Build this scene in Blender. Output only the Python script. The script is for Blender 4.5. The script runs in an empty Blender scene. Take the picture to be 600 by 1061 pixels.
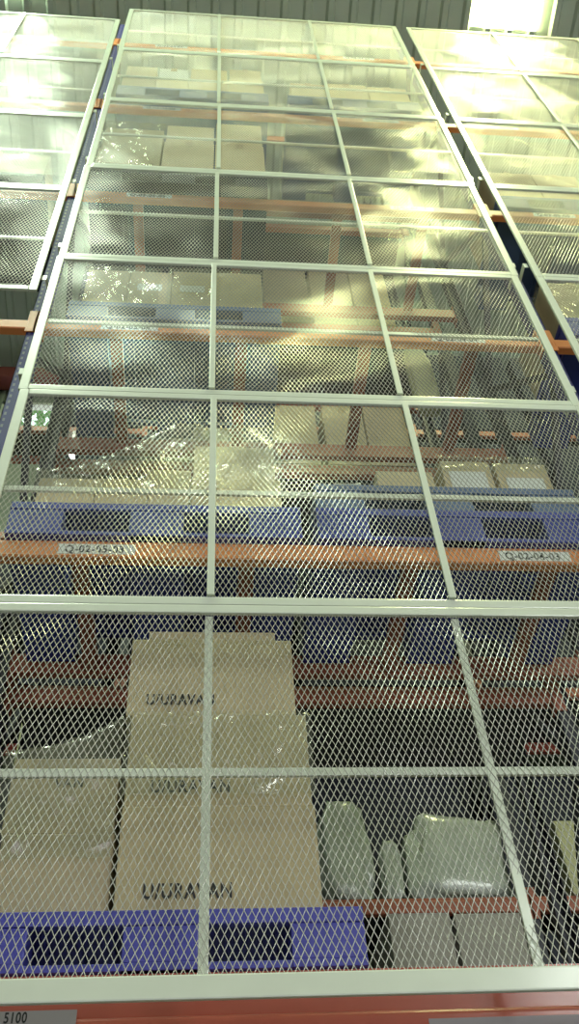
import bpy, bmesh, math, random
import numpy as np
from mathutils import Vector, Matrix, noise
random.seed(11)
SC = bpy.context.scene
COL = SC.collection
ZC = 1.6                       # eye height of the photographer; heights below are given above the eye
PI = math.pi

# ------------------------------------------------------------------ materials
def new_mat(name):
    m = bpy.data.materials.new(name); m.use_nodes = True
    nt = m.node_tree
    return m, nt, nt.nodes['Principled BSDF']
def mat(name, col, rough=0.5, metal=0.0, var=0.06, scale=6.0, bump=0.0, bscale=40.0, coat=0.0, spec=0.5):
    m, nt, b = new_mat(name)
    b.inputs['Roughness'].default_value = rough
    b.inputs['Metallic'].default_value = metal
    b.inputs['Coat Weight'].default_value = coat
    b.inputs['Coat Roughness'].default_value = 0.12
    b.inputs['Specular IOR Level'].default_value = spec
    tc = nt.nodes.new('ShaderNodeTexCoord')
    n = nt.nodes.new('ShaderNodeTexNoise'); n.inputs['Scale'].default_value = scale; n.inputs['Detail'].default_value = 4
    nt.links.new(tc.outputs['Object'], n.inputs['Vector'])
    r = nt.nodes.new('ShaderNodeValToRGB')
    r.color_ramp.elements[0].position = 0.3; r.color_ramp.elements[1].position = 0.7
    r.color_ramp.elements[0].color = [max(0, c * (1 - var)) for c in col] + [1]
    r.color_ramp.elements[1].color = [min(1, c * (1 + var)) for c in col] + [1]
    nt.links.new(n.outputs['Fac'], r.inputs['Fac']); nt.links.new(r.outputs['Color'], b.inputs['Base Color'])
    if bump:
        n2 = nt.nodes.new('ShaderNodeTexNoise'); n2.inputs['Scale'].default_value = bscale; n2.inputs['Detail'].default_value = 3
        nt.links.new(tc.outputs['Object'], n2.inputs['Vector'])
        bp = nt.nodes.new('ShaderNodeBump'); bp.inputs['Strength'].default_value = bump; bp.inputs['Distance'].default_value = 0.02
        nt.links.new(n2.outputs['Fac'], bp.inputs['Height']); nt.links.new(bp.outputs['Normal'], b.inputs['Normal'])
    return m
M = {}
M['white'] = mat('white_powder_coat', (0.64, 0.70, 0.58), 0.28, var=0.03, coat=0.4)
M['strand'] = mat('white_coated_strand', (0.52, 0.53, 0.46), 0.2, metal=0.12, var=0.03, coat=1.0, spec=0.9)
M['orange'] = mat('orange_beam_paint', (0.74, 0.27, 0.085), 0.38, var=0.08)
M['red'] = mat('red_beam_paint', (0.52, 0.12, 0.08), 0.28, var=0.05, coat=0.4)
M['shadowed'] = mat('shadowed_orange_brown', (0.34, 0.10, 0.055), 0.45, var=0.1)  # beam orange with the shade behind the front beams put into its colour
M['blue'] = mat('blue_pallet_plastic', (0.075, 0.08, 0.43), 0.42, var=0.08)
M['bluegrey'] = mat('faded_blue_plastic', (0.075, 0.13, 0.27), 0.5, var=0.1)
M['dark'] = mat('dark_pallet_and_shade_fill', (0.038, 0.042, 0.06), 0.8, var=0.1, spec=0.15)
M['blue_shaded'] = mat('shaded_blue_plastic', (0.03, 0.05, 0.33), 0.45, var=0.08)  # pallet blue darkened in colour to offset the stronger light on higher shelves
M['board'] = mat('dark_deck_and_shade', (0.035, 0.038, 0.045), 0.7, var=0.15)
M['steel'] = mat('shadowed_steel', (0.03, 0.032, 0.045), 0.5, var=0.1)  # rear posts, braces and back-row frames: shade painted in as a near-black tone
M['kraft'] = mat('kraft_cardboard', (0.52, 0.44, 0.26), 0.75, var=0.05, scale=9, bump=0.05, bscale=25)
M['kraft_pale'] = mat('pale_cardboard', (0.51, 0.43, 0.27), 0.75, var=0.05, scale=9, bump=0.05, bscale=25)
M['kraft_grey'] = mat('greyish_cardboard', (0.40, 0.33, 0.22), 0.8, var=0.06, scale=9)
M['tape'] = mat('brown_packing_tape', (0.36, 0.27, 0.13), 0.35, var=0.05)
M['ink'] = mat('black_ink', (0.025, 0.025, 0.03), 0.6, var=0.02)
M['paper'] = mat('white_paper', (0.66, 0.70, 0.66), 0.6, var=0.03)
M['label'] = mat('label_paper', (0.72, 0.75, 0.70), 0.45, var=0.02)
M['silver'] = mat('silver_sign_film', (0.40, 0.37, 0.40), 0.35, var=0.04)
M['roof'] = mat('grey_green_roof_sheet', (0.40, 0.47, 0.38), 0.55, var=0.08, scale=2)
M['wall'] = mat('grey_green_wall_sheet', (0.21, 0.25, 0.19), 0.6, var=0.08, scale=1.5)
M['floor'] = mat('grey_concrete', (0.19, 0.185, 0.18), 0.6, var=0.1, scale=1.2)
M['bag'] = mat('pale_green_white_bag', (0.46, 0.52, 0.45), 0.22, var=0.12, scale=5, bump=0.8, bscale=7, coat=0.6)
M['bagyellow'] = mat('pale_yellow_sack', (0.46, 0.47, 0.26), 0.6, var=0.08, scale=5, bump=0.3, bscale=9)
M['greybox'] = mat('grey_board', (0.34, 0.33, 0.30), 0.7, var=0.08)
M['pinkmetal'] = mat('pale_pink_metal', (0.55, 0.40, 0.40), 0.3, var=0.05)
M['cable'] = mat('grey_cable', (0.35, 0.36, 0.34), 0.5, var=0.05)
M['leaf'] = mat('leaf_green', (0.10, 0.26, 0.06), 0.5, var=0.3, scale=12)
M['girder'] = mat('dark_red_girder', (0.22, 0.05, 0.04), 0.5, var=0.08)

# blue upright paint with the two rows of slots stamped in its face
def upright_mat():
    m, nt, b = new_mat('blue_upright_paint')
    b.inputs['Roughness'].default_value = 0.5; b.inputs['Specular IOR Level'].default_value = 0.25
    tc = nt.nodes.new('ShaderNodeTexCoord'); s = nt.nodes.new('ShaderNodeSeparateXYZ')
    nt.links.new(tc.outputs['Object'], s.inputs[0])
    def math_(op, a, bb=None):
        n = nt.nodes.new('ShaderNodeMath'); n.operation = op
        if hasattr(a, 'links'): nt.links.new(a, n.inputs[0])
        else: n.inputs[0].default_value = a
        if bb is not None:
            if hasattr(bb, 'links'): nt.links.new(bb, n.inputs[1])
            else: n.inputs[1].default_value = bb
        return n.outputs[0]
    zz = math_('FRACT', math_('MULTIPLY', s.outputs['Z'], 20.0))
    zin = math_('COMPARE', zz, 0.5); zin.node.inputs[2].default_value = 0.24
    ax = math_('ABSOLUTE', s.outputs['X'])
    xin = math_('COMPARE', ax, 0.022); xin.node.inputs[2].default_value = 0.006
    f = math_('MULTIPLY', zin, xin)
    mx = nt.nodes.new('ShaderNodeMix'); mx.data_type = 'RGBA'
    mx.inputs['A'].default_value = (0.045, 0.045, 0.20, 1); mx.inputs['B'].default_value = (0.17, 0.17, 0.26, 1)
    nt.links.new(f, mx.inputs['Factor']); nt.links.new(mx.outputs['Result'], b.inputs['Base Color'])
    return m
M['upright'] = upright_mat()

def film_mat(name, scale=7.0, fac=0.2, rough=0.16, tint=(0.93, 0.95, 0.9)):
    m = bpy.data.materials.new(name); m.use_nodes = True; nt = m.node_tree
    for n in list(nt.nodes): nt.nodes.remove(n)
    out = nt.nodes.new('ShaderNodeOutputMaterial')
    tr = nt.nodes.new('ShaderNodeBsdfTransparent'); tr.inputs[0].default_value = (*tint, 1)
    gl = nt.nodes.new('ShaderNodeBsdfGlossy'); gl.inputs['Roughness'].default_value = rough
    df = nt.nodes.new('ShaderNodeBsdfDiffuse'); df.inputs[0].default_value = (0.62, 0.62, 0.48, 1)
    tc = nt.nodes.new('ShaderNodeTexCoord')
    n = nt.nodes.new('ShaderNodeTexNoise'); n.inputs['Scale'].default_value = scale; n.inputs['Detail'].default_value = 2.5; n.inputs['Distortion'].default_value = 1.8
    nt.links.new(tc.outputs['Object'], n.inputs['Vector'])
    bp = nt.nodes.new('ShaderNodeBump'); bp.inputs['Strength'].default_value = 0.7; bp.inputs['Distance'].default_value = 0.05
    nt.links.new(n.outputs['Fac'], bp.inputs['Height']); nt.links.new(bp.outputs['Normal'], gl.inputs['Normal'])
    m1 = nt.nodes.new('ShaderNodeMixShader'); m1.inputs[0].default_value = 0.45
    nt.links.new(gl.outputs[0], m1.inputs[1]); nt.links.new(df.outputs[0], m1.inputs[2])
    rp = nt.nodes.new('ShaderNodeMapRange'); rp.inputs[1].default_value = 0.35; rp.inputs[2].default_value = 0.7
    rp.inputs[3].default_value = fac * 0.5; rp.inputs[4].default_value = fac * 1.6
    nt.links.new(n.outputs['Fac'], rp.inputs[0])
    m2 = nt.nodes.new('ShaderNodeMixShader')
    nt.links.new(rp.outputs[0], m2.inputs[0]); nt.links.new(tr.outputs[0], m2.inputs[1]); nt.links.new(m1.outputs[0], m2.inputs[2])
    nt.links.new(m2.outputs[0], out.inputs[0])
    return m
M['film'] = film_mat('clear_stretch_film', 4.0)
M['film_dense'] = film_mat('cloudy_plastic_sheet', 3.0, 0.24, 0.2)

def emit_mat(name, col, strength):
    m = bpy.data.materials.new(name); m.use_nodes = True; nt = m.node_tree
    for n in list(nt.nodes): nt.nodes.remove(n)
    out = nt.nodes.new('ShaderNodeOutputMaterial'); e = nt.nodes.new('ShaderNodeEmission')
    e.inputs[0].default_value = (*col, 1); e.inputs[1].default_value = strength
    nt.links.new(e.outputs[0], out.inputs[0])
    return m
M['skylight'] = emit_mat('translucent_roof_sheet_in_daylight', (0.94, 1.0, 0.46), 66.0)
M['skylight_cool'] = emit_mat('blueish_roof_sheet_in_daylight', (0.82, 1.0, 0.72), 38.0)
M['daylight'] = emit_mat('daylight_sky_outside', (0.75, 1.0, 0.85), 3.0)
M['window_glow'] = emit_mat('bright_frosted_window', (0.95, 1.0, 0.95), 16.0)
M['bulb'] = emit_mat('glowing_bulb', (1.0, 0.92, 0.9), 9.0)

# ------------------------------------------------------------------ object helpers
WL = {}                                            # world position of every object built
def wloc(o): return WL.get(o.name, Vector((0, 0, 0))) if o else Vector((0, 0, 0))
def link(o, parent, loc):
    COL.objects.link(o)
    if parent is not None:
        o.parent = parent; o.location = loc - wloc(parent)
    else: o.location = loc
    WL[o.name] = Vector(loc)
    return o
def obj(name, bm, m, parent=None, origin=None, smooth=False):
    """one mesh object; its vertices are given in room coordinates, heights above the eye"""
    me = bpy.data.meshes.new(name)
    vs = [v.co for v in bm.verts]
    lo = Vector([min(v[i] for v in vs) for i in range(3)]); hi = Vector([max(v[i] for v in vs) for i in range(3)])
    if origin is None: origin = Vector(((lo.x + hi.x) / 2, (lo.y + hi.y) / 2, lo.z))
    origin = Vector(origin)
    for v in bm.verts: v.co -= origin
    bmesh.ops.recalc_face_normals(bm, faces=bm.faces)
    if smooth:
        for f in bm.faces: f.smooth = True
    bm.to_mesh(me); bm.free()
    if not isinstance(m, (list, tuple)): m = [m]
    for x in m: me.materials.append(M[x] if isinstance(x, str) else x)
    o = bpy.data.objects.new(name, me)
    return link(o, parent, origin + Vector((0, 0, ZC)))
def empty(name, loc):
    o = bpy.data.objects.new(name, None); o.empty_display_size = 0.1
    return link(o, None, Vector(loc) + Vector((0, 0, ZC)))
def tag(o, label, cat, group=None, kind=None):
    o['label'] = label; o['category'] = cat
    if group: o['group'] = group
    if kind: o['kind'] = kind
    return o
def struct(o): o['kind'] = 'structure'; return o
def bx(bm, x0, x1, y0, y1, z0, z1, bev=0.0):
    r = bmesh.ops.create_cube(bm, size=1.0)
    vs = r['verts']
    for v in vs:
        v.co = Vector(((x0 + x1) / 2 + v.co.x * (x1 - x0), (y0 + y1) / 2 + v.co.y * (y1 - y0), (z0 + z1) / 2 + v.co.z * (z1 - z0)))
    if bev:
        es = list({e for v in vs for e in v.link_edges})
        bmesh.ops.bevel(bm, geom=es, offset=bev, segments=2, affect='EDGES', profile=0.6)
    return bm
def box(*a, **k): return bx(bmesh.new(), *a, **k)
def bar(bm, p, q, w, d):
    """rectangular bar from p to q"""
    p, q = Vector(p), Vector(q); ax = (q - p).normalized()
    s = ax.cross(Vector((0, 1, 0)))
    if s.length < 1e-4: s = Vector((1, 0, 0))
    s.normalize(); t = ax.cross(s).normalized()
    vs = [bm.verts.new(c + s * (i * w / 2) + t * (j * d / 2)) for c in (p, q) for i, j in ((-1, -1), (1, -1), (1, 1), (-1, 1))]
    for k in range(4): bm.faces.new((vs[k], vs[(k + 1) % 4], vs[4 + (k + 1) % 4], vs[4 + k]))
    bm.faces.new(vs[0:4]); bm.faces.new(vs[4:8])
    return bm
def prof_x(bm, pts, x0, x1):
    """extrude a closed (y, z) profile along x"""
    a = [bm.verts.new((x0, y, z)) for y, z in pts]; b = [bm.verts.new((x1, y, z)) for y, z in pts]
    n = len(pts)
    for i in range(n): bm.faces.new((a[i], a[(i + 1) % n], b[(i + 1) % n], b[i]))
    bm.faces.new(a); bm.faces.new(b)
    return bm
def lathe(bm, c, pts, seg=20):
    rings = [[bm.verts.new((c[0] + r * math.cos(2 * PI * k / seg), c[1] + r * math.sin(2 * PI * k / seg), c[2] + z)) for k in range(seg)] for r, z in pts]
    for a, b in zip(rings, rings[1:]):
        for k in range(seg): bm.faces.new((a[k], a[(k + 1) % seg], b[(k + 1) % seg], b[k]))
    bm.faces.new(rings[0]); bm.faces.new(rings[-1])
    return bm
def lettering(name, body, size, parent, loc, m='ink', xs=1.0):
    c = bpy.data.curves.new(name, 'FONT'); c.body = body; c.size = size; c.extrude = 0.0003
    c.space_character = 1.12; c.offset = size * 0.022
    c.materials.append(M[m])
    o = bpy.data.objects.new(name, c)
    me = bpy.data.meshes.new_from_object(o); me.name = name
    bpy.data.objects.remove(o); bpy.data.curves.remove(c)
    me.transform(Matrix.Rotation(PI / 2, 4, 'X') @ Matrix.Diagonal((xs, 1, 1, 1)))
    return link(bpy.data.objects.new(name, me), parent, Vector(loc) + Vector((0, 0, ZC)))

# ------------------------------------------------------------------ the setting
X0, X1, YB, YF = -13.0, 17.0, -11.0, 5.3
def roof_z(y): return 12.42 - 0.16 * (y - 0.3)
PITCH = 0.28
def corr_profile(xa, xb):
    out = []; n = int(round((xb - xa) / 0.28)); PITCH = (xb - xa) / n
    for i in range(n):
        x = xa + i * PITCH
        out += [(x, 0), (x + PITCH * 0.58, 0), (x + PITCH * 0.68, 0.045), (x + PITCH * 0.9, 0.045)]
    out.append((xa + n * PITCH, 0))
    return out
def roof_sheet(name, xa, xb, m, ya=YB, yb=YF):
    bm = bmesh.new(); ys = [ya, yb]
    pr = corr_profile(xa, xb)
    rows = [[bm.verts.new((x, y, roof_z(y) - h)) for x, h in pr] for y in ys]
    top = [[bm.verts.new((x, y, roof_z(y) + 0.02)) for x, h in (pr[0], pr[-1])] for y in ys]
    for i in range(len(pr) - 1): bm.faces.new((rows[0][i], rows[0][i + 1], rows[1][i + 1], rows[1][i]))
    bm.faces.new((top[0][0], top[0][1], top[1][1], top[1][0]))
    return struct(obj(name, bm, m))
YSK = 0.4
roof_sheet('ceiling', -13.10, -2.74, 'roof')
roof_sheet('window_1', -2.74, -1.34, 'skylight_cool', -5.2, YSK); roof_sheet('ceiling.005', -2.74, -1.34, 'roof', YB, -5.2); roof_sheet('ceiling.003', -2.74, -1.34, 'roof', YSK, YF)
roof_sheet('ceiling.001', -1.34, 3.98, 'roof')
roof_sheet('window_2', 3.98, 4.82, 'skylight', -3.7, YSK); roof_sheet('ceiling.006', 3.98, 4.82, 'roof', YB, -3.7); roof_sheet('ceiling.004', 3.98, 4.82, 'roof', YSK, YF)
roof_sheet('ceiling.002', 4.82, 17.14, 'roof')
struct(obj('floor', box(X0, X1, YB, YF, -ZC - 0.1, -ZC), 'floor'))
# far wall of upright cladding with a clerestory window
def wall_strip(bm, xa, xb, za, zb, y):
    n = max(1, int((xb - xa) / 0.25)); w = (xb - xa) / n
    for i in range(n):
        x = xa + i * w
        bx(bm, x, x + w * 0.8, y, y + 0.05, za, zb); bx(bm, x + w * 0.8, x + w, y - 0.03, y + 0.05, za, zb)
WX0, WX1, WZ0, WZ1 = -2.05, -1.10, 10.10, 10.95
bm = bmesh.new(); zt = roof_z(YF) - 0.06
wall_strip(bm, X0, WX0, -ZC, zt, YF); wall_strip(bm, WX1, X1, -ZC, zt, YF)
wall_strip(bm, WX0, WX1, -ZC, WZ0, YF); wall_strip(bm, WX0, WX1, WZ1, zt, YF)
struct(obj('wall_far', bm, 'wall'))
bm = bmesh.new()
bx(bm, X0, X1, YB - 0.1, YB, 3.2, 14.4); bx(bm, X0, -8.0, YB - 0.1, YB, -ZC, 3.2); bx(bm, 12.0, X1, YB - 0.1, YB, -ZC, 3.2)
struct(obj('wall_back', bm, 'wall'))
struct(obj('window_4', box(5.8, 10.5, YB + 0.001, YB + 0.03, 4.0, 6.4), 'window_glow'))
struct(obj('wall_left', box(X0 - 0.1, X0, YB, YF, -ZC, 14.2), 'wall'))
struct(obj('wall_right', box(X1, X1 + 0.1, YB, YF, -ZC, 14.2), 'wall'))
bm = bmesh.new()
for x in (WX0, WX1 - 0.05): bx(bm, x, x + 0.05, YF - 0.05, YF + 0.05, WZ0, WZ1)
for z in (WZ0, WZ1 - 0.05): bx(bm, WX0, WX1, YF - 0.05, YF + 0.05, z, z + 0.05)
struct(obj('window_3', bm, 'white'))
struct(obj('trim_1', bx(bmesh.new(), X0, X1, YF - 0.30, YF - 0.06, zt - 0.34, zt - 0.10), 'girder'))
# the tree and the bright sky seen through the clerestory
tag(obj('sky_backdrop', box(-6, 3, 9.0, 9.1, 8, 22), 'daylight'), 'bright daylight sky seen through the small high window', 'sky', kind='structure')
t = empty('tree', (-2.1, 7.2, -ZC)); tag(t, 'leafy green tree outside the small high window in the far wall', 'tree')
bm = lathe(bmesh.new(), (-2.1, 7.2, -ZC), [(0.16, 0), (0.13, 6), (0.09, 13)], 10); obj('trunk', bm, 'shadowed', t)
bm = bmesh.new(); rr = random.Random(3)
for k in range(1500):
    a, r = rr.uniform(0, 2 * PI), 1.25 * rr.random() ** 0.5
    c = Vector((-2.35 + r * math.cos(a), 7.2 + r * math.sin(a) * 0.7, rr.uniform(10.2, 13.8)))
    if (c.x > -1.72 and rr.random() < 0.85): continue
    d = Vector((rr.uniform(-1, 1), rr.uniform(-1, 1), rr.uniform(-1, 1))).normalized() * 0.12
    e = d.orthogonal().normalized() * 0.045
    vs = [bm.verts.new(p) for p in (c - d, c - e, c + d, c + e)]; bm.faces.new(vs)
obj('foliage', bm, 'leaf', t)

# ------------------------------------------------------------------ pallet racking
LV = [1.1, 2.9, 4.7, 6.5, 8.3, 10.1]              # beam tops above the eye
UX3 = [-2.75, 0.195, 3.14, 6.085]
UX = [-3.05, -0.105, 2.84, 5.785]                    # upright centre lines
NTH = ['lowest', 'second', 'third', 'fourth', 'fifth', 'sixth']
BAY = {0: 'left bay', 1: 'middle bay', 2: 'right bay'}
UWH = ['far left', 'left', 'right', 'far right']

def upright(x, y0, y1, label, top=10.7, group=None, m='upright'):
    t = empty('rack_upright', (x, y0, -ZC)); tag(t, label, 'rack upright', group)
    for y, s in ((y0, 1), (y1, -1)):
        bm = bmesh.new(); ya, yb = (y, y + 0.07) if s > 0 else (y - 0.07, y)
        yf = ya if s > 0 else yb
        bx(bm, x - 0.04, x + 0.04, min(yf, yf + s * 0.004), max(yf, yf + s * 0.004), -ZC + 0.01, top)
        bx(bm, x - 0.04, x - 0.036, ya, yb, -ZC + 0.01, top); bx(bm, x + 0.036, x + 0.04, ya, yb, -ZC + 0.01, top)
        p = obj('post', bm, m if s > 0 else 'steel', t, origin=(x, ya, -ZC))
        obj('base_plate', box(x - 0.08, x + 0.08, ya - 0.03, yb + 0.03, -ZC, -ZC + 0.01), m, t)
    z, up = -ZC + 0.3, True
    while z + 1.0 < top:
        a, b = (y0 + 0.07, y1 - 0.07) if up else (y1 - 0.07, y0 + 0.07)
        obj('brace', bar(bmesh.new(), (x, a, z), (x, b, z + 0.95), 0.035, 0.035), 'steel', t)
        z += 0.95; up = not up
    return t
def beam(i, y, z, label, front=1, m='orange', tags=(), group=None, name='rack_beam', xa=None, xb=None, nose=False):
    """stepped box beam between uprights i and i+1; front = 1 faces the viewer"""
    xa = UX[i] + 0.042 if xa is None else xa; xb = UX[i + 1] - 0.042 if xb is None else xb
    h = 0.115; s = front
    pts = [(y, z - h + 0.006), (y + s * 0.006, z - h), (y + s * 0.05, z - h), (y + s * 0.05, z), (y + s * 0.024, z), (y + s * 0.022, z - 0.028), (y + s * 0.004, z - 0.03), (y, z - 0.036)]
    if nose: pts = [(y - 0.02, z - 0.235), (y + 0.05, z - 0.235), (y + 0.05, z), (y, z), (y, z - 0.118), (y - 0.008, z - 0.119), (y - 0.015, z - 0.123), (y - 0.019, z - 0.129), (y - 0.02, z - 0.136)]
    b = obj(name, prof_x(bmesh.new(), pts, xa, xb), m); tag(b, label, 'rack beam', group)
    for x, d in ((xa, -1), (xb, 1)):
        bm = bmesh.new()
        bx(bm, min(x, x - d * 0.006), max(x, x - d * 0.006), min(y - s * 0.012, y + s * 0.055), max(y - s * 0.012, y + s * 0.055), z - 0.17, z + 0.05)
        bx(bm, min(x, x + d * 0.05), max(x, x + d * 0.05), min(y - s * 0.012, y - s * 0.004), max(y - s * 0.012, y - s * 0.004), z - 0.17, z + 0.05, 0.002)
        obj('connector', bm, m, b)
    for x0, txt in tags:
        l = obj('location_label', box(x0, x0 + 0.32, y - 0.0016, y - 0.0002, z - 0.101, z - 0.042), 'label', b)
        lettering('lettering', txt, 0.058, l, (x0 + 0.026, y - 0.0022, z - 0.092), xs=0.80)
    return b
# nearest row
YFR, YRR = 0.20, 1.10
for k in (1, 2):
    upright(UX[k], YFR, YRR, f'blue slotted rack upright frame at the {"left" if k == 1 else "right"} edge of the middle mesh screen')
upright(UX[3], YFR, YRR, 'blue slotted rack upright frame hidden far right behind the right mesh screen') if False else None
for L, z in enumerate(LV):
    n = L + 0
    if L == 0:
        b = beam(1, YFR, z, 'red stepped rack beam along the bottom edge carrying the silver 5100 plate', m='red', nose=True)
        pl = obj('load_plate', box(0.10, 0.548, YFR - 0.024, YFR - 0.0215, z - 0.225, z - 0.100, 0.0005), 'silver', b)
        lettering('lettering', '5100', 0.038, pl, (0.354, YFR - 0.0247, z - 0.130), xs=0.75)
        obj('load_plate', box(1.52, 1.98, YFR - 0.023, YFR - 0.0205, z - 0.225, z - 0.148, 0.0005), 'silver', b)
        obj('load_plate', box(1.985, 2.42, YFR - 0.023, YFR - 0.0205, z - 0.225, z - 0.148, 0.0005), 'silver', b)
    else:
        tg = ((0.255, f'Q-02-05-0{L + 2}'), (2.15, f'Q-02-04-0{L + 2}'))
        beam(1, YFR, z, ['', 'orange beam below the three blue pallets, carrying the readable labels Q-02-05-03 and Q-02-04-03',
            'orange beam under the blurred white labels and the single blue pallet of wrapped cartons',
            'orange front beam under the dark pallet of tall cartons behind the middle screen',
            'orange front beam under the pair of faded blue pallets high behind the middle screen',
            'topmost orange front beam behind the middle screen, just under the roof'][L], tags=tg if L > 1 else ((0.255, 'Q-02-05-03'), (2.15, 'Q-02-04-03')))
        beam(1, YRR, z + (0.06 if L == 1 else 0), f'orange rear beam of the nearest rack behind the middle screen, {NTH[L]} level up', -1, 'shadowed')
    if L >= 2:
        beam(0, YFR, z, 'orange beam in the open below the left screen, ending at the blue upright' if L == 2 else f'orange front beam behind the left screen, {["", "", "", "lowest", "middle", "topmost"][L]} of the three behind its mesh',
             tags=((UX[0] + 2.15, f'Q-02-06-0{L + 2}'),) if L > 2 else ())
        beam(2, YFR, z, f'orange front beam behind the right screen, {["", "", "lowest", "second", "third", "topmost"][L]} level in view',
             tags=((UX[2] + 0.38, f'Q-02-03-0{L + 2}'),) if L > 2 else ())
# pallet support bars under the loads
BARX = [0.33, 1.05, 1.78, 2.42]
for L in (1, 2, 3):
    for j, x in enumerate(BARX):
        o = obj('pallet_support_bar', box(x - 0.035, x + 0.035, YFR + 0.052, YRR - 0.052, LV[L] - 0.05, LV[L] - 0.006, 0.003), 'shadowed')
        tag(o, f'rust support bar, {["first", "second", "third", "last"][j]} from left, {["", "level with the readable labels", "level with the wrapped carton row", "level with the dark pallet"][L]}', 'support bar', 'pallet support bars')
# row standing back to back behind it
YF2, YR2, X2R = 1.20, 2.00, 2.70
for k in (1, 2):
    upright((UX[1], X2R)[k - 1], YF2, YR2, f'shade-darkened rack upright frame of the second row, behind the {"left" if k == 1 else "right"} upright of the nearest row', m='steel')
for L in (1, 2, 3, 4):
    beam(1, YF2, LV[L], f'rust orange beam of the second rack row, {NTH[L - 1]} of its four visible levels, near side', 1, 'shadowed', xb=X2R - 0.042)
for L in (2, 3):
    beam(1, YR2, LV[L], f'rust orange beam of the second rack row, {NTH[L - 1]} of its levels, far side', -1, 'shadowed', xb=X2R - 0.042)
# row across the next aisle
YF3, YR3 = 3.55, 4.40
for i in (0, 1, 2):
    for L in (1, 2, 3, 4):
        for y, s, w in ((YF3, 1, 'near'), (YR3, -1, 'far')):
            if L == 1 and (s < 0 or i == 2): continue
            beam(i, 4.02 if (i, L, s) == (0, 4, -1) else y, LV[L] - (0.13 if (i, L) == (0, 4) else 0), xa=UX3[i] + 0.042, xb=UX3[i + 1] - 0.042, label=f'{"rust orange" if s > 0 else "red"} beam of the rack row across the aisle, {BAY[i]}, {NTH[L - 1]} level, {w} side', front=s, m='shadowed' if s > 0 else 'red')
for k in (0, 1, 2):
    upright(UX3[k], YF3, YR3, f'shade-darkened rack upright frame across the aisle, {["left end", "middle", "right end"][k]} of that row', m='steel')

for L in (1, 2, 3, 4):
    tag(obj('deck_and_shade_board', box(UX[1] + 0.05, X2R - 0.05, YF2 + 0.0505, YR2 - 0.0505, LV[L] - 0.022, LV[L] - 0.0005), 'board'), f'added dark shade board of the second rack row, {NTH[L - 1]} of four', 'shelf board')  # boards added to darken the brightly lit undersides of the second row
for L in (0, 1, 2, 3, 4):
    for i in (0, 1, 2):
        if L == 0 and i == 0: continue
        tag(obj('deck_and_shade_board', box(UX3[i] + 0.05, UX3[i + 1] - 0.05, YF3 + 0.0505, (YR3 if (i, L) != (0, 4) else 4.02) - 0.0505, LV[L] - 0.022 - (0.13 if (i, L) == (0, 4) else 0), LV[L] - 0.0005 - (0.13 if (i, L) == (0, 4) else 0)), 'board'), f'dark decking board across the aisle, {BAY[i]}, {NTH[L]} level', 'shelf board')
# ------------------------------------------------------------------ pallets
def pallet(x0, x1, y0, z0, m, label, h=0.17, depth=0.86, group='plastic pallets on the racks', emboss=None):
    t = empty('plastic_pallet', ((x0 + x1) / 2, y0, z0)); tag(t, label, 'pallet', group)
    w = x1 - x0; bm = bmesh.new()
    bx(bm, x0, x1, y0, y0 + 0.03, z0 + h - 0.045, z0 + h, 0.004); bx(bm, x0, x1, y0 + depth - 0.03, y0 + depth, z0 + h - 0.045, z0 + h, 0.004)
    bx(bm, x0, x0 + 0.03, y0 + 0.03, y0 + depth - 0.03, z0 + h - 0.045, z0 + h); bx(bm, x1 - 0.03, x1, y0 + 0.03, y0 + depth - 0.03, z0 + h - 0.045, z0 + h)
    bx(bm, x0 + 0.03, x1 - 0.03, y0 + 0.03, y0 + depth - 0.03, z0 + h - 0.012, z0 + h)
    for k in range(12):
        xx = x0 + 0.05 + (w - 0.1) * k / 11
        bx(bm, xx - 0.004, xx + 0.004, y0 + 0.03, y0 + depth - 0.03, z0 + h - 0.035, z0 + h - 0.012)
    obj('deck', bm, m, t)
    bw = 0.22 * w / 1.2
    for xx in (x0, x0 + w / 2 - bw / 2, x1 - bw):
        for yy in (y0, y0 + depth / 2 - 0.07, y0 + depth - 0.14):
            obj('block', box(xx, xx + bw, yy + 0.003, yy + 0.137, z0 + 0.024, z0 + h - 0.0455, 0.006), m, t)
        obj('runner', box(xx, xx + bw, y0 + 0.002, y0 + depth - 0.002, z0 + 0.001, z0 + 0.024, 0.003), m, t)
    obj('edge_runner', box(x0 + bw, x1 - bw, y0 + 0.004, y0 + 0.10, z0 + 0.001, z0 + 0.022, 0.002), m, t)
    if emboss: lettering('embossed_lettering', emboss, 0.05, t, (x0 + 0.4, y0 - 0.001, z0 + h - 0.045), m='dark')
    return t
PY = YFR - 0.02
pallet(0.16, 1.37, PY, LV[0] + 0.001, 'blue', 'bright blue plastic pallet low at the left under the printed carton stack', 0.175)
pallet(0.02, 1.29, PY, LV[1] + 0.001, 'blue_shaded', 'blue plastic pallet above the Q-02-05-03 label under the sheeted cartons', 0.20)
pallet(1.36, 2.63, PY, LV[1] + 0.001, 'blue_shaded', 'blue plastic pallet above the Q-02-04-03 label, lower of two stacked', 0.20)
pallet(1.37, 2.62, PY + 0.03, LV[1] + 0.203, 'bluegrey', 'grey blue plastic pallet stacked on the blue one under the paper labelled cartons', 0.20)
pallet(0.05, 1.28, PY, LV[2] + 0.001, 'bluegrey', 'faded blue pallet under the row of four film wrapped cartons', 0.17)
pallet(-0.03, 1.26, PY - 0.05, LV[3] + 0.001, 'dark', 'dark pallet under the tall wrapped cartons high behind the middle screen', 0.2)
pallet(0.02, 1.33, PY - 0.06, LV[4] + 0.001, 'bluegrey', 'faded blue pallet with embossed edge, high on the left behind the middle screen', 0.22, emboss=None)
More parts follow.
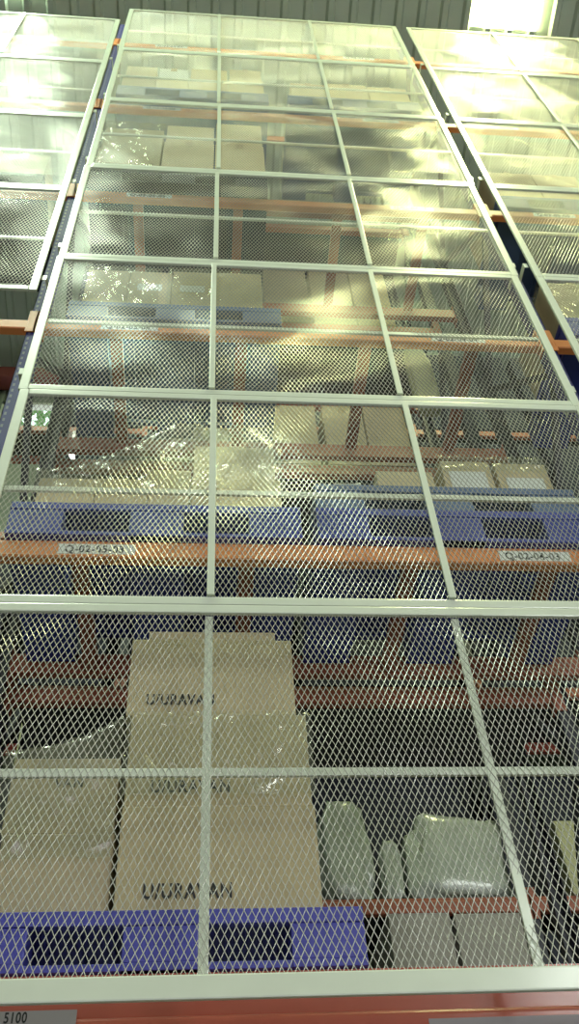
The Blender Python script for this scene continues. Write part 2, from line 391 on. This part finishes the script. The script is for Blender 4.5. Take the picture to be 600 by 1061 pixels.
pallet(1.50, 2.68, PY - 0.06, LV[4] + 0.001, 'bluegrey', 'faded blue pallet beside the gap, high on the right behind the middle screen', 0.22)
pallet(3.0, 4.2, PY, LV[2] + 0.001, 'blue_shaded', 'blue pallet behind the lower part of the right screen', 0.2)
pallet(3.0, 4.2, PY, LV[3] + 0.001, 'bluegrey', 'faded blue pallet behind the right screen, one level above its lowest pallet', 0.2)
pallet(-1.55, -0.35, PY, LV[3] + 0.001, 'dark', 'dark pallet behind the mesh of the left screen, just above its middle', 0.17)

# ------------------------------------------------------------------ cartons
def carton(x0, x1, y0, y1, z0, z1, label, m='kraft', tape=True, prn=None, sheet=None, group=None, rz=0.0, flaps=False):
    c = Vector(((x0 + x1) / 2, (y0 + y1) / 2, z0))
    bm = bx(bmesh.new(), x0, x1, y0, y1, z0, z1, 0.006)
    bmesh.ops.subdivide_edges(bm, edges=[e for e in bm.edges if e.calc_length() > 0.15], cuts=3, use_grid_fill=True)
    hx, hz = (x1 - x0) / 2, (z1 - z0) / 2
    for v in bm.verts:
        u = 1 - min(1, abs(v.co.x - c.x) / hx) ** 2; w = 1 - min(1, abs(v.co.z - z0 - hz) / hz) ** 2
        if v.co.y < y0 + 0.001: v.co.y += -0.005 * u * w
    o = obj('carton', bm, m, origin=c); tag(o, label, 'carton', group)
    yy = y0 - 0.0066
    if tape:
        bm = box(c.x - 0.027, c.x + 0.027, yy - 0.0008, yy, z1 - 0.09, z1 - 0.004); obj('packing_tape', bm, 'tape', o)
        bm = box(c.x - 0.027, c.x + 0.027, yy - 0.0008, yy, z0 + 0.004, z0 + 0.08); obj('packing_tape', bm, 'tape', o)
    if prn: lettering('printed_lettering', prn[0], prn[3], o, (x0 + prn[1], yy - 0.001, z0 + prn[2]), xs=prn[4])
    if sheet:
        for s in sheet:
            p = obj('paper_sheet', box(x0 + s[0], x0 + s[1], yy - 0.0012, yy, z0 + s[2], z0 + s[3]), 'paper', o)
    if flaps:
        bm = bmesh.new()
        bar(bm, (x0 + 0.03, y0 + 0.02, z1), (x0 + 0.03, y0 + 0.02, z1 + 0.001), 0.001, 0.001)
        bm.free()
    o.rotation_euler.z = math.radians(rz)
    return o
def film(label, x0, x1, y0, y1, z0, ztop, m='film', seed=0, amp=0.02, cat='plastic film', nx=60, nz=44, lift=0.0, xl=0.0, xr=0.0, group='plastic film over the loads'):
    """sheet that hangs down the front of a load and lies over its top; ztop(u) = height of the load along it"""
    bm = bmesh.new(); rows = []
    for j in range(nz + 1):
        v = j / nz; row = []
        for i in range(nx + 1):
            u = i / nx; x = x0 + (x1 - x0) * u; zt = ztop(u)
            L1 = zt - z0; L2 = (y1 - y0); s = v * (L1 + L2)
            if s < L1: p = Vector((x, y0, z0 + s))
            else: p = Vector((x, y0 + (s - L1), zt + lift * math.sin(PI * min(1, (s - L1) / L2))))
            q = Vector((p.x * 5 + seed * 7.1, p.y * 5, p.z * 5))
            d = noise.fractal(q, 1.0, 2.0, 4) * amp
            ridge = abs(noise.noise(Vector((p.x * 9 + p.z * 6 + seed, p.y * 3, p.z * 3)))) * amp
            if s < L1: p.y -= abs(d) + ridge + 0.004; p.x += d * 0.6
            else: p.z += abs(d) + ridge + 0.004; p.x += d * 0.4
            row.append(bm.verts.new(p))
        rows.append(row)
    for a, b in zip(rows, rows[1:]):
        for i in range(nx): bm.faces.new((a[i], a[i + 1], b[i + 1], b[i]))
    o = obj('plastic_film', bm, m, smooth=True); tag(o, label, cat, group)
    return o
CY = 0.225
T0 = LV[0] + 0.177
PR = 'U/URAVAN'
carton(0.615, 1.255, CY, 0.85, T0, T0 + 0.368, 'bottom carton of the printed stack, standing on the bright blue pallet', prn=(PR, 0.085, 0.05, 0.068, 0.75), tape=False, group='printed cartons stacked on the blue pallet')
carton(0.618, 1.248, CY + 0.01, 0.85, T0 + 0.370, T0 + 0.738, 'middle carton of the printed stack, wrapped in shiny film', prn=(PR, 0.085, 0.05, 0.066, 0.75), tape=False, group='printed cartons stacked on the blue pallet')
carton(0.595, 1.215, CY + 0.02, 0.85, T0 + 0.740, T0 + 1.10, 'top full carton of the printed stack, lettering at its lower left', prn=(PR, 0.07, 0.045, 0.066, 0.70), tape=False, group='printed cartons stacked on the blue pallet')
carton(0.65, 1.16, CY + 0.10, 0.80, T0 + 1.102, T0 + 1.21, 'shallow carton lying on top of the printed carton stack', tape=False)
carton(0.235, 0.595, CY + 0.05, 0.80, T0, T0 + 0.30, 'lower carton left of the printed stack on the bright blue pallet', 'kraft_pale', tape=False)
carton(0.225, 0.59, CY + 0.06, 0.80, T0 + 0.302, T0 + 0.59, 'upper carton left of the printed stack, under cloudy film', 'kraft_pale', tape=False, prn=('VAN', 0.15, 0.17, 0.05, 0.9))
film('clear film band wrapped round the middle printed carton', 0.605, 1.262, CY - 0.006, CY - 0.002, T0 + 0.40, lambda u: T0 + 0.735, 'film', 1, 0.012, nz=30)
film('cloudy film pulled over the two cartons left of the printed stack', 0.20, 0.592, CY + 0.03, 0.7, T0 + 0.20, lambda u: T0 + 0.60 + 0.15 * u ** 2, 'film_dense', 2, 0.012)
# level of the readable labels
T1 = LV[1] + 0.202
carton(0.10, 0.36, 0.24, 0.80, T1, T1 + 0.235, 'low carton at the left end of the sheeted load above the Q-02-05-03 label', 'kraft_pale', tape=False)
carton(0.362, 0.60, 0.24, 0.80, T1, T1 + 0.24, 'second low carton from the left in the sheeted load', 'kraft', tape=False)
carton(0.604, 0.79, 0.24, 0.80, T1, T1 + 0.25, 'narrow low carton in the middle of the sheeted load', 'kraft_pale', tape=False)
carton(0.796, 1.215, 0.24, 0.80, T1, T1 + 0.255, 'wide low carton at the right end of the sheeted load', 'kraft', tape=False)
carton(0.57, 0.79, 0.36, 0.82, T1 + 0.257, T1 + 0.46, 'upper left carton under the sheet peak of the sheeted load', 'kraft_pale', tape=False)
carton(0.80, 1.20, 0.30, 0.82, T1 + 0.257, T1 + 0.58, 'tall upper right carton under the sheet of the sheeted load', 'kraft_pale', tape=False)
def zt1(u):
    x = 0.08 + 1.15 * u
    z = T1 + 0.26
    if x > 0.2: z = T1 + 0.26 + 0.40 * min(1, (x - 0.2) / 0.52) ** 1.2
    if x > 0.72: z = T1 + 0.66 - 0.05 * math.sin((x - 0.72) / 0.5 * PI)
    return z
film('crumpled clear sheet draped in a peak over the cartons above the Q-02-05-03 label', 0.08, 1.23, 0.225, 0.85, T1 + 0.13, zt1, 'film_dense', 3, 0.035)
T1b = LV[1] + 0.405
carton(2.025, 2.275, 0.27, 0.75, T1b, T1b + 0.27, 'film topped carton with a paper sheet, left of the paper labelled pair', 'kraft', tape=False, sheet=((0.03, 0.215, 0.02, 0.18),), group='paper labelled cartons')
carton(2.30, 2.565, 0.27, 0.75, T1b, T1b + 0.26, 'carton with a paper sheet, right of the paper labelled pair', 'kraft', tape=False, sheet=((0.035, 0.225, 0.02, 0.14),), group='paper labelled cartons')
carton(1.70, 1.985, 0.30, 0.75, T1b, T1b + 0.215, 'plain carton beside the white film bundle on the stacked pallets', 'kraft', tape=False)
film('clear film over the tops of the paper labelled cartons', 2.015, 2.57, 0.258, 0.7, T1b + 0.17, lambda u: T1b + 0.285, 'film', 5, 0.016)
def lump(name, c, r, m, label, cat, seed=0, amp=0.25, group=None, sub=4):
    bm = bmesh.new(); bmesh.ops.create_icosphere(bm, subdivisions=sub, radius=1.0)
    for v in bm.verts:
        d = 1 + amp * noise.fractal(v.co * 1.6 + Vector((seed * 3.3, 0, 0)), 1.0, 2.0, 4)
        p = Vector([math.copysign(abs(a) ** 0.5, a) for a in v.co]) * d
        v.co = Vector((c[0] + p.x * r[0], c[1] + p.y * r[1], c[2] + max(-0.92, p.z) * r[2] + 0.92 * r[2]))
    o = obj(name, bm, m, smooth=True); tag(o, label, cat, group)
    return o
lump('film_bundle', (1.56, 0.5, T1b), (0.12, 0.18, 0.085), 'bag', 'small white bundle of crumpled film lying left of the plain carton', 'plastic bundle', 4)
# third level: row of four wrapped cartons
T2 = LV[2] + 0.172
xs = [0.10, 0.365, 0.625, 0.89, 1.185]
lab = ['leftmost wrapped carton of the row on the faded blue pallet, under shiny film', 'second wrapped carton from the left in the row on the faded blue pallet',
       'third wrapped carton from the left in the row on the faded blue pallet', 'rightmost carton of the row on the faded blue pallet, beside the empty space']
for k in range(4):
    carton(xs[k] + 0.003, xs[k + 1] - 0.003, 0.24, 0.85, T2, T2 + (0.50, 0.50, 0.52, 0.53)[k], lab[k], ('kraft_pale', 'kraft_pale', 'kraft', 'kraft')[k], tape=False, group='wrapped carton row',
           sheet=((0.05, 0.2, 0.25, 0.33),) if k in (1, 2) else None)
film('shiny film over the left cartons of the row on the faded blue pallet', 0.085, 0.56, 0.225, 0.8, T2 + 0.01, lambda u: T2 + 0.52, 'film', 6, 0.02)
film('clear film over the right cartons of the row on the faded blue pallet', 0.60, 1.195, 0.228, 0.8, T2 + 0.05, lambda u: T2 + 0.55, 'film', 7, 0.008)
# fourth level
T3 = LV[3] + 0.203
g3 = 'tall cartons on the dark pallet'
carton(-0.03, 0.455, 0.22, 0.80, T3, T3 + 0.62, 'film covered carton at the left of the dark pallet, lower of two', 'kraft_pale', tape=False, group=g3)
carton(-0.02, 0.45, 0.24, 0.80, T3 + 0.622, T3 + 1.12, 'film covered carton at the left of the dark pallet, upper of two', 'kraft_pale', tape=False, group=g3)
carton(0.47, 0.865, 0.20, 0.80, T3, T3 + 0.78, 'taped carton in the middle of the dark pallet, lower of two', 'kraft', group=g3)
carton(0.475, 0.86, 0.24, 0.80, T3 + 0.782, T3 + 1.25, 'carton in the middle of the dark pallet, upper of two', 'kraft_pale', group=g3, tape=False)
carton(0.875, 1.26, 0.20, 0.80, T3, T3 + 0.78, 'taped carton at the right of the dark pallet, lower of two', 'kraft', group=g3)
carton(0.88, 1.255, 0.22, 0.80, T3 + 0.782, T3 + 1.30, 'carton at the right of the dark pallet, upper of two', 'kraft', group=g3, tape=False)
film('glaring film over the left cartons of the dark pallet', -0.05, 0.465, 0.20, 0.7, T3 + 0.012, lambda u: T3 + 1.15, 'film', 8, 0.03)
# fifth level
T4 = LV[4] + 0.223
g4 = 'cartons high up on the faded blue pallets'
names = ['left', 'second', 'third', 'right']
for k, (xa, xb, hh, m) in enumerate(((0.03, 0.33, 0.42, 'kraft_pale'), (0.335, 0.62, 0.40, 'kraft'), (0.625, 0.98, 0.45, 'kraft_pale'), (0.985, 1.30, 0.5, 'kraft'))):
    carton(xa, xb, 0.17, 0.78, T4, T4 + hh, f'{names[k]} lower carton of the highest left load behind the middle screen', m, group=g4, tape=k % 2 == 0)
    carton(xa + 0.01, xb - 0.01, 0.19, 0.78, T4 + hh + 0.002, T4 + hh + 0.36, f'{names[k]} upper carton of the highest left load behind the middle screen', ('kraft', 'paper', 'kraft', 'kraft_pale')[k], group=g4, tape=k % 2 == 1)
for k, (xa, xb, hh, m) in enumerate(((1.55, 1.88, 0.5, 'kraft_pale'), (1.89, 2.26, 0.55, 'kraft_pale'), (2.27, 2.64, 0.52, 'kraft'))):
    carton(xa, xb, 0.17, 0.78, T4, T4 + hh, f'{["left", "middle", "right"][k]} carton of the highest right load behind the middle screen', m, group=g4)
# right bay
for k, (xa, xb, hh) in enumerate(((3.03, 3.42, 0.55), (3.43, 3.80, 0.50), (3.81, 4.18, 0.55))):
    carton(xa, xb, 0.24, 0.85, LV[2] + 0.203, LV[2] + 0.203 + hh, f'{["left", "middle", "right"][k]} carton on the blue pallet behind the right screen', 'kraft_pale', group='cartons behind the right screen')
film('shiny film over the cartons on the blue pallet behind the right screen', 3.02, 4.19, 0.222, 0.8, LV[2] + 0.22, lambda u: LV[2] + 0.78, 'film', 9, 0.03)
for k, (xa, xb, hh) in enumerate(((3.03, 3.42, 0.6), (3.43, 3.80, 0.6), (3.81, 4.18, 0.45))):
    carton(xa, xb, 0.24, 0.85, LV[3] + 0.203, LV[3] + 0.203 + hh, f'{["left", "middle", "right"][k]} carton on the faded pallet behind the right screen', 'kraft_pale', group='cartons behind the right screen')
for k, (xa, xb, hh) in enumerate(((-1.52, -1.14, 0.5), (-1.13, -0.75, 0.55), (-0.74, -0.38, 0.5))):
    carton(xa, xb, 0.24, 0.85, LV[3] + 0.172, LV[3] + 0.172 + hh, f'{["left", "middle", "right"][k]} carton on the dark pallet behind the left screen', 'kraft_pale', group='cartons behind the left screen')
# second row loads
g = 'cartons on the second rack row'
for k, (xa, xb, h, m) in enumerate(((1.30, 1.61, 0.37, 'kraft'), (1.66, 1.94, 0.38, 'kraft'), (1.95, 2.24, 0.38, 'kraft'))):
    carton(xa, xb, 1.215, 1.99, LV[2] + 0.002, LV[2] + 0.002 + h + 0.28, f'{["left", "middle", "right"][k]} carton on the second row, seen over the stacked pallets', m, group=g, tape=k == 1)
for k, (xa, xb, h, m) in enumerate(((1.30, 1.67, 0.95, 'kraft_pale'), (1.70, 2.04, 0.95, 'kraft_pale'), (2.05, 2.36, 0.95, 'kraft'))):
    carton(xa, xb, 1.215, 1.99, LV[3] + 0.002, LV[3] + 0.002 + h, f'{["left", "middle", "right"][k]} tall carton on the second row, seen right of the wrapped carton row', m, group=g, tape=False)
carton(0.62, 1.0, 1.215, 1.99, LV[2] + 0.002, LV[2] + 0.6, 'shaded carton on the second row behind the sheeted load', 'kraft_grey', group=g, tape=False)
# pale sack hanging below the third level on the right
lump('hanging_plastic_sheet', (2.53, 1.42, 5.60), (0.10, 0.05, 0.445), 'bagyellow', 'pale plastic sheet hanging behind the beam left of the blurred right label', 'plastic sheet', 7, 0.12)
# row across the aisle
lump('wrapped_bundle', (1.91, 3.79, LV[1] + 0.001), (0.185, 0.18, 0.42), 'bag', 'left white film bundle across the aisle, right of the printed cartons', 'plastic bundle', 11, 0.22, 'film bundles across the aisle')
lump('wrapped_bundle', (2.225, 3.72, LV[1] + 0.001), (0.075, 0.12, 0.25), 'bag', 'small white film bundle across the aisle between its two larger neighbours', 'plastic bundle', 15, 0.22, 'film bundles across the aisle')
lump('wrapped_bundle', (2.73, 3.80, LV[1] + 0.001), (0.365, 0.18, 0.36), 'bag', 'wide white film bundle across the aisle behind the right mullion', 'plastic bundle', 12, 0.18, 'film bundles across the aisle')
bx_ = carton(3.47, 3.86, 3.553, 4.0, LV[1] + 0.002, LV[1] + 0.56, 'pale yellow carton across the aisle near the right edge of the photo', 'bagyellow', tape=False)
beam(2, YF3, LV[1], 'rust orange beam across the aisle under the pale yellow carton', 1, 'shadowed', xa=UX3[2] + 0.042, xb=UX3[3] - 0.042)
carton(2.14, 2.56, 3.553, 4.3, LV[0] + 0.002, LV[0] + 1.70, 'tall grey board case under the wide film bundle, left of two', 'greybox', tape=False)
carton(2.59, 3.05, 3.553, 4.3, LV[0] + 0.002, LV[0] + 1.68, 'tall grey board case behind the right mullion foot, right of two', 'greybox', tape=False)
beam(2, YF3, LV[0], 'rust orange beam across the aisle at the lower right corner behind the mesh', 1, 'shadowed', xa=UX3[2] + 0.042, xb=UX3[3] - 0.042)
for i, w in ((1, 'middle'),): beam(i, YF3, LV[0], 'rust orange beam across the aisle under the tall grey cases', 1, 'shadowed', xa=UX3[1] + 0.042, xb=UX3[2] - 0.042)
carton(-0.53, -0.25, 3.553, 4.0, LV[1] + 0.95, LV[1] + 1.62, 'upper pale yellow carton across the aisle left of the printed stack', 'bagyellow', tape=False)
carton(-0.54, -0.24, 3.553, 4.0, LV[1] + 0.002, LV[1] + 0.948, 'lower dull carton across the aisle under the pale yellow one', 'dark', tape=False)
gd = 'added loads standing in for shade across the aisle'  # near-black loads added to give the far racks their dark background
for L in (0, 1, 2, 3, 4):
    for k in range(6):
        if L > 2 and k < 1: continue
        i = k // 2; xa = UX3[i] + 0.06 + (k % 2) * 1.42 if (L < 3 or k > 1) else -0.74
        if L == 0 and k in (2, 3): pass
        o = carton(xa, xa + (1.32 if L < 3 or k > 1 else 0.82), 4.02 if L == 1 else 3.553, 4.395 if (k, L) != (1, 4) else 4.01, LV[L] + 0.002 - (0.13 if (k, L) == (1, 4) else 0), LV[L] + (1.22 if L == 1 else 1.55), f'added load standing in for shade across the aisle, {["first", "second", "third", "fourth", "fifth", "last"][k]} from the left, {["lowest", "second", "third", "fourth", "topmost"][L]} level', 'dark', tape=False, group=gd) if not (L == 0 and k < 4) else None
# lamp and cable beyond the racks, seen at the left
t = empty('hanging_lamp', (-0.36, 2.8, 6.72)); tag(t, 'small pale pink hanging lamp with a glowing bulb beyond the racks', 'lamp')
bm = lathe(bmesh.new(), (-0.36, 2.8, 6.80), [(0.02, 0.20), (0.04, 0.19), (0.085, 0.17), (0.09, 0.0), (0.08, 0.0), (0.03, 0.16)], 20); obj('lamp_shade', bm, 'pinkmetal', t)
bm = bmesh.new(); bmesh.ops.create_icosphere(bm, subdivisions=2, radius=0.045)
for v in bm.verts: v.co += Vector((-0.36, 2.8, 6.72))
obj('bulb', bm, 'bulb', t, smooth=True)
obj('cord', bar(bmesh.new(), (-0.36, 2.8, 6.99), (-0.36, 2.8, roof_z(2.8) - 0.03), 0.012, 0.012), 'cable', t)

# ------------------------------------------------------------------ mesh guard screens
W, PZ, Z0 = 2.7, 1.359, 0.972                     # stile centres apart, panel pitch, lowest joint
SW, RH, FD = 0.044, 0.040, 0.016
def strands(seed, x0, x1, z0, z1, pw=0.0218, ph=0.044, t=0.0024, dp=0.0018):
    """expanded metal: a strand between every pair of neighbouring knots, the sheet slightly wavy"""
    nx = int((x1 - x0) / (pw / 2)); nz = int(round((z1 - z0) / (ph / 2)))
    dx, dz = (x1 - x0) / nx, (z1 - z0) / nz
    I, K = np.meshgrid(np.arange(nx + 1), np.arange(nz), indexing='ij')
    sel = (I + K) % 2 == 0
    i0, k0 = I[sel], K[sel]
    st = []
    for s in (-1, 1):
        ok = (i0 + s >= 0) & (i0 + s <= nx)
        st.append(np.stack([i0[ok], k0[ok], i0[ok] + s, k0[ok] + 1], 1))
    st = np.concatenate(st)
    rs = np.random.RandomState(seed); ph_ = rs.rand(6) * 6.28
    def wave(x, z):
        e = np.clip(np.minimum(x - x0, x1 - x) / 0.2, 0, 1) * np.clip(np.minimum(z - z0, z1 - z) / 0.12, 0, 1)
        return 1.7 * e * (0.0042 * np.sin(x * 6.1 + z * 2.0 + ph_[0]) + 0.0036 * np.sin(x * 3.2 - z * 5.6 + ph_[1]) + 0.0022 * np.sin(x * 11 + z * 7.5 + ph_[2]) + 0.0016 * np.sin(x * 5 - z * 14 + ph_[3]))
    A = np.stack([x0 + st[:, 0] * dx, np.zeros(len(st)), z0 + st[:, 1] * dz], 1)
    B = np.stack([x0 + st[:, 2] * dx, np.zeros(len(st)), z0 + st[:, 3] * dz], 1)
    A[:, 1] = wave(A[:, 0], A[:, 2]); B[:, 1] = wave(B[:, 0], B[:, 2])
    d = B - A; d /= np.linalg.norm(d, axis=1, keepdims=True)
    yv = np.array([0, 1.0, 0]) - d * d[:, 1:2]; yv /= np.linalg.norm(yv, axis=1, keepdims=True)
    sv = np.cross(d, yv)
    n = len(st); V = np.empty((n, 8, 3))
    for q, (a, b) in enumerate(((-1, -1), (1, -1), (1, 1), (-1, 1))):
        off = sv * (a * t / 2) + yv * (b * dp / 2)
        V[:, q] = A + off; V[:, 4 + q] = B + off
    Fc = np.array([[0, 1, 5, 4], [1, 2, 6, 5], [2, 3, 7, 6], [3, 0, 4, 7]])
    F = (np.arange(n)[:, None, None] * 8 + Fc[None]).reshape(-1, 4)
    me = bpy.data.meshes.new('expanded_mesh')
    me.vertices.add(n * 8); me.vertices.foreach_set('co', V.reshape(-1))
    me.loops.add(F.size); me.loops.foreach_set('vertex_index', F.reshape(-1).astype(np.int32))
    me.polygons.add(len(F)); me.polygons.foreach_set('loop_start', np.arange(0, F.size, 4, dtype=np.int32))
    me.polygons.foreach_set('loop_total', np.full(len(F), 4, dtype=np.int32))
    me.update(calc_edges=True); me.materials.append(M['strand'])
    return me
NETS = [strands(s, SW / 2 - 0.004, W - SW / 2 + 0.004, RH - 0.004, PZ - RH + 0.004) for s in (1, 5, 9, 14)]
def mesh_obj(name, bm, m):
    me = bpy.data.meshes.new(name); bmesh.ops.recalc_face_normals(bm, faces=bm.faces); bm.to_mesh(me); bm.free(); me.materials.append(M[m]); return me
PARTS = []
for x in (0, W): PARTS.append(('stile', mesh_obj('stile', box(x - SW / 2, x + SW / 2, -FD / 2, FD / 2, 0.0008, PZ - 0.0008, 0.003), 'white')))
xa, xb = SW / 2 + 0.0005, W - SW / 2 - 0.0005
PARTS.append(('top_rail', mesh_obj('top_rail', box(xa, xb, -FD / 2 - 0.002, FD / 2, PZ - RH, PZ - 0.0003, 0.005), 'white')))
PARTS.append(('bottom_rail', mesh_obj('bottom_rail', box(xa, xb, -FD / 2 - 0.002, FD / 2, 0.0003, RH, 0.005), 'white')))
PARTS.append(('mid_rail', mesh_obj('mid_rail', box(xa, xb, 0.011, 0.024, PZ / 2 - 0.030, PZ / 2 - 0.001, 0.002), 'white')))
MULL = {}
for key, ya in (('back', 0.0095), ('front', -0.0225)):
    MULL[key] = [('mullion', mesh_obj('mullion', box(x - 0.0145, x + 0.0145, ya, ya + 0.012, RH + 0.0005, PZ - RH - 0.0005, 0.002), 'white')) for x in (0.889, 1.812)]
bm = bmesh.new(); bx(bm, -0.045, -0.022, 0.016, 0.020, 0.16, 0.21); bx(bm, -0.049, -0.045, 0.016, 0.183, 0.16, 0.21)
BR = [('bracket', mesh_obj('bracket', bm, 'white'))]
bm = bmesh.new(); bx(bm, W + 0.022, W + 0.045, 0.016, 0.020, 0.16, 0.21); bx(bm, W + 0.045, W + 0.049, 0.016, 0.183, 0.16, 0.21)
BR.append(('bracket', mesh_obj('bracket', bm, 'white')))
LOWR = mesh_obj('bottom_rail', box(xa, xb, -FD / 2 - 0.002, FD / 2, -0.022, RH + 0.001, 0.005), 'white')
def panel(x, z, net, label, group, lowest=False):
    t = empty('mesh_guard_panel', (x, 0, z)); tag(t, label, 'mesh guard', group)
    for nm, me in PARTS + BR + MULL['back' if lowest else 'front']:
        if lowest and nm == 'bottom_rail': me = LOWR
        o = bpy.data.objects.new(nm, me); COL.objects.link(o); o.parent = t
    o = bpy.data.objects.new('expanded_mesh', NETS[net]); COL.objects.link(o); o.parent = t; o.location = (0, -0.001, 0)
    return t
mid = ['bottom mesh panel of the middle screen, in front of the printed cartons', 'second mesh panel up the middle screen, in front of the readable shelf labels',
       'third mesh panel up the middle screen, in front of the wrapped carton row', 'fourth mesh panel up the middle screen, above the wrapped carton row',
       'fifth mesh panel up the middle screen, in front of the dark pallet load', 'sixth mesh panel up the middle screen, in front of the two faded blue pallets',
       'topmost mesh panel of the middle screen under the roof']
offs = [0.0, 0.004, -0.006, 0.003, 0.012, 0.006, 0.0]
for k in range(7): panel(offs[k], Z0 + PZ * k, (0, 2, 1, 3, 0, 2, 1)[k], mid[k], 'mesh panels of the middle screen', k == 0)
for k in range(4):
    panel(-0.105 - W, 4.64 + PZ * k, (2, 3, 1, 0)[k], ['bottom mesh panel of the left screen, ending above an open orange beam', 'second mesh panel up the left screen', 'third mesh panel up the left screen, full of glare', 'topmost mesh panel of the left screen'][k], 'mesh panels of the left screen')
for k in range(2, 7):
    panel(2.855, Z0 + PZ * k, (3, 1, 0, 3, 2)[k - 2], ['lowest mesh panel in view on the right screen', 'second mesh panel in view up the right screen', 'third mesh panel in view up the right screen', 'fourth mesh panel in view up the right screen, full of glare', 'topmost mesh panel of the right screen, brightest of all'][k - 2], 'mesh panels of the right screen')

# ------------------------------------------------------------------ light
w = bpy.data.worlds.new('World'); SC.world = w; w.use_nodes = True
bg = w.node_tree.nodes['Background']; bg.inputs[0].default_value = (0.92, 0.87, 1.0, 1); bg.inputs[1].default_value = 1.75

# ------------------------------------------------------------------ camera
cd = bpy.data.cameras.new('camera'); co = bpy.data.objects.new('camera', cd); COL.objects.link(co)
p, y, r = 0.83667, 0.13051, -0.07717
cy, sy, cp, sp = math.cos(y), math.sin(y), math.cos(p), math.sin(p)
fw = Vector((sy * cp, cy * cp, sp)); rt = Vector((cy, -sy, 0)); up = rt.cross(fw)
r2 = math.cos(r) * rt + math.sin(r) * up; u2 = -math.sin(r) * rt + math.cos(r) * up
mtx = Matrix(((r2.x, u2.x, -fw.x), (r2.y, u2.y, -fw.y), (r2.z, u2.z, -fw.z))).to_4x4()
mtx.translation = Vector((0.87944, -2.56306, ZC))
co.matrix_world = mtx
cd.sensor_fit = 'VERTICAL'; cd.sensor_height = 24.0; cd.lens = 24.0 * 957.78 / 1061.0
cd.clip_start = 0.05; cd.clip_end = 200
SC.camera = co
vs = SC.view_settings
vs.view_transform = 'Standard'; vs.look = 'None'; vs.exposure = -0.05; vs.gamma = 1.0; vs.use_curve_mapping = False
SC.cycles.use_denoising = True
SC.cycles.transparent_max_bounces = 24
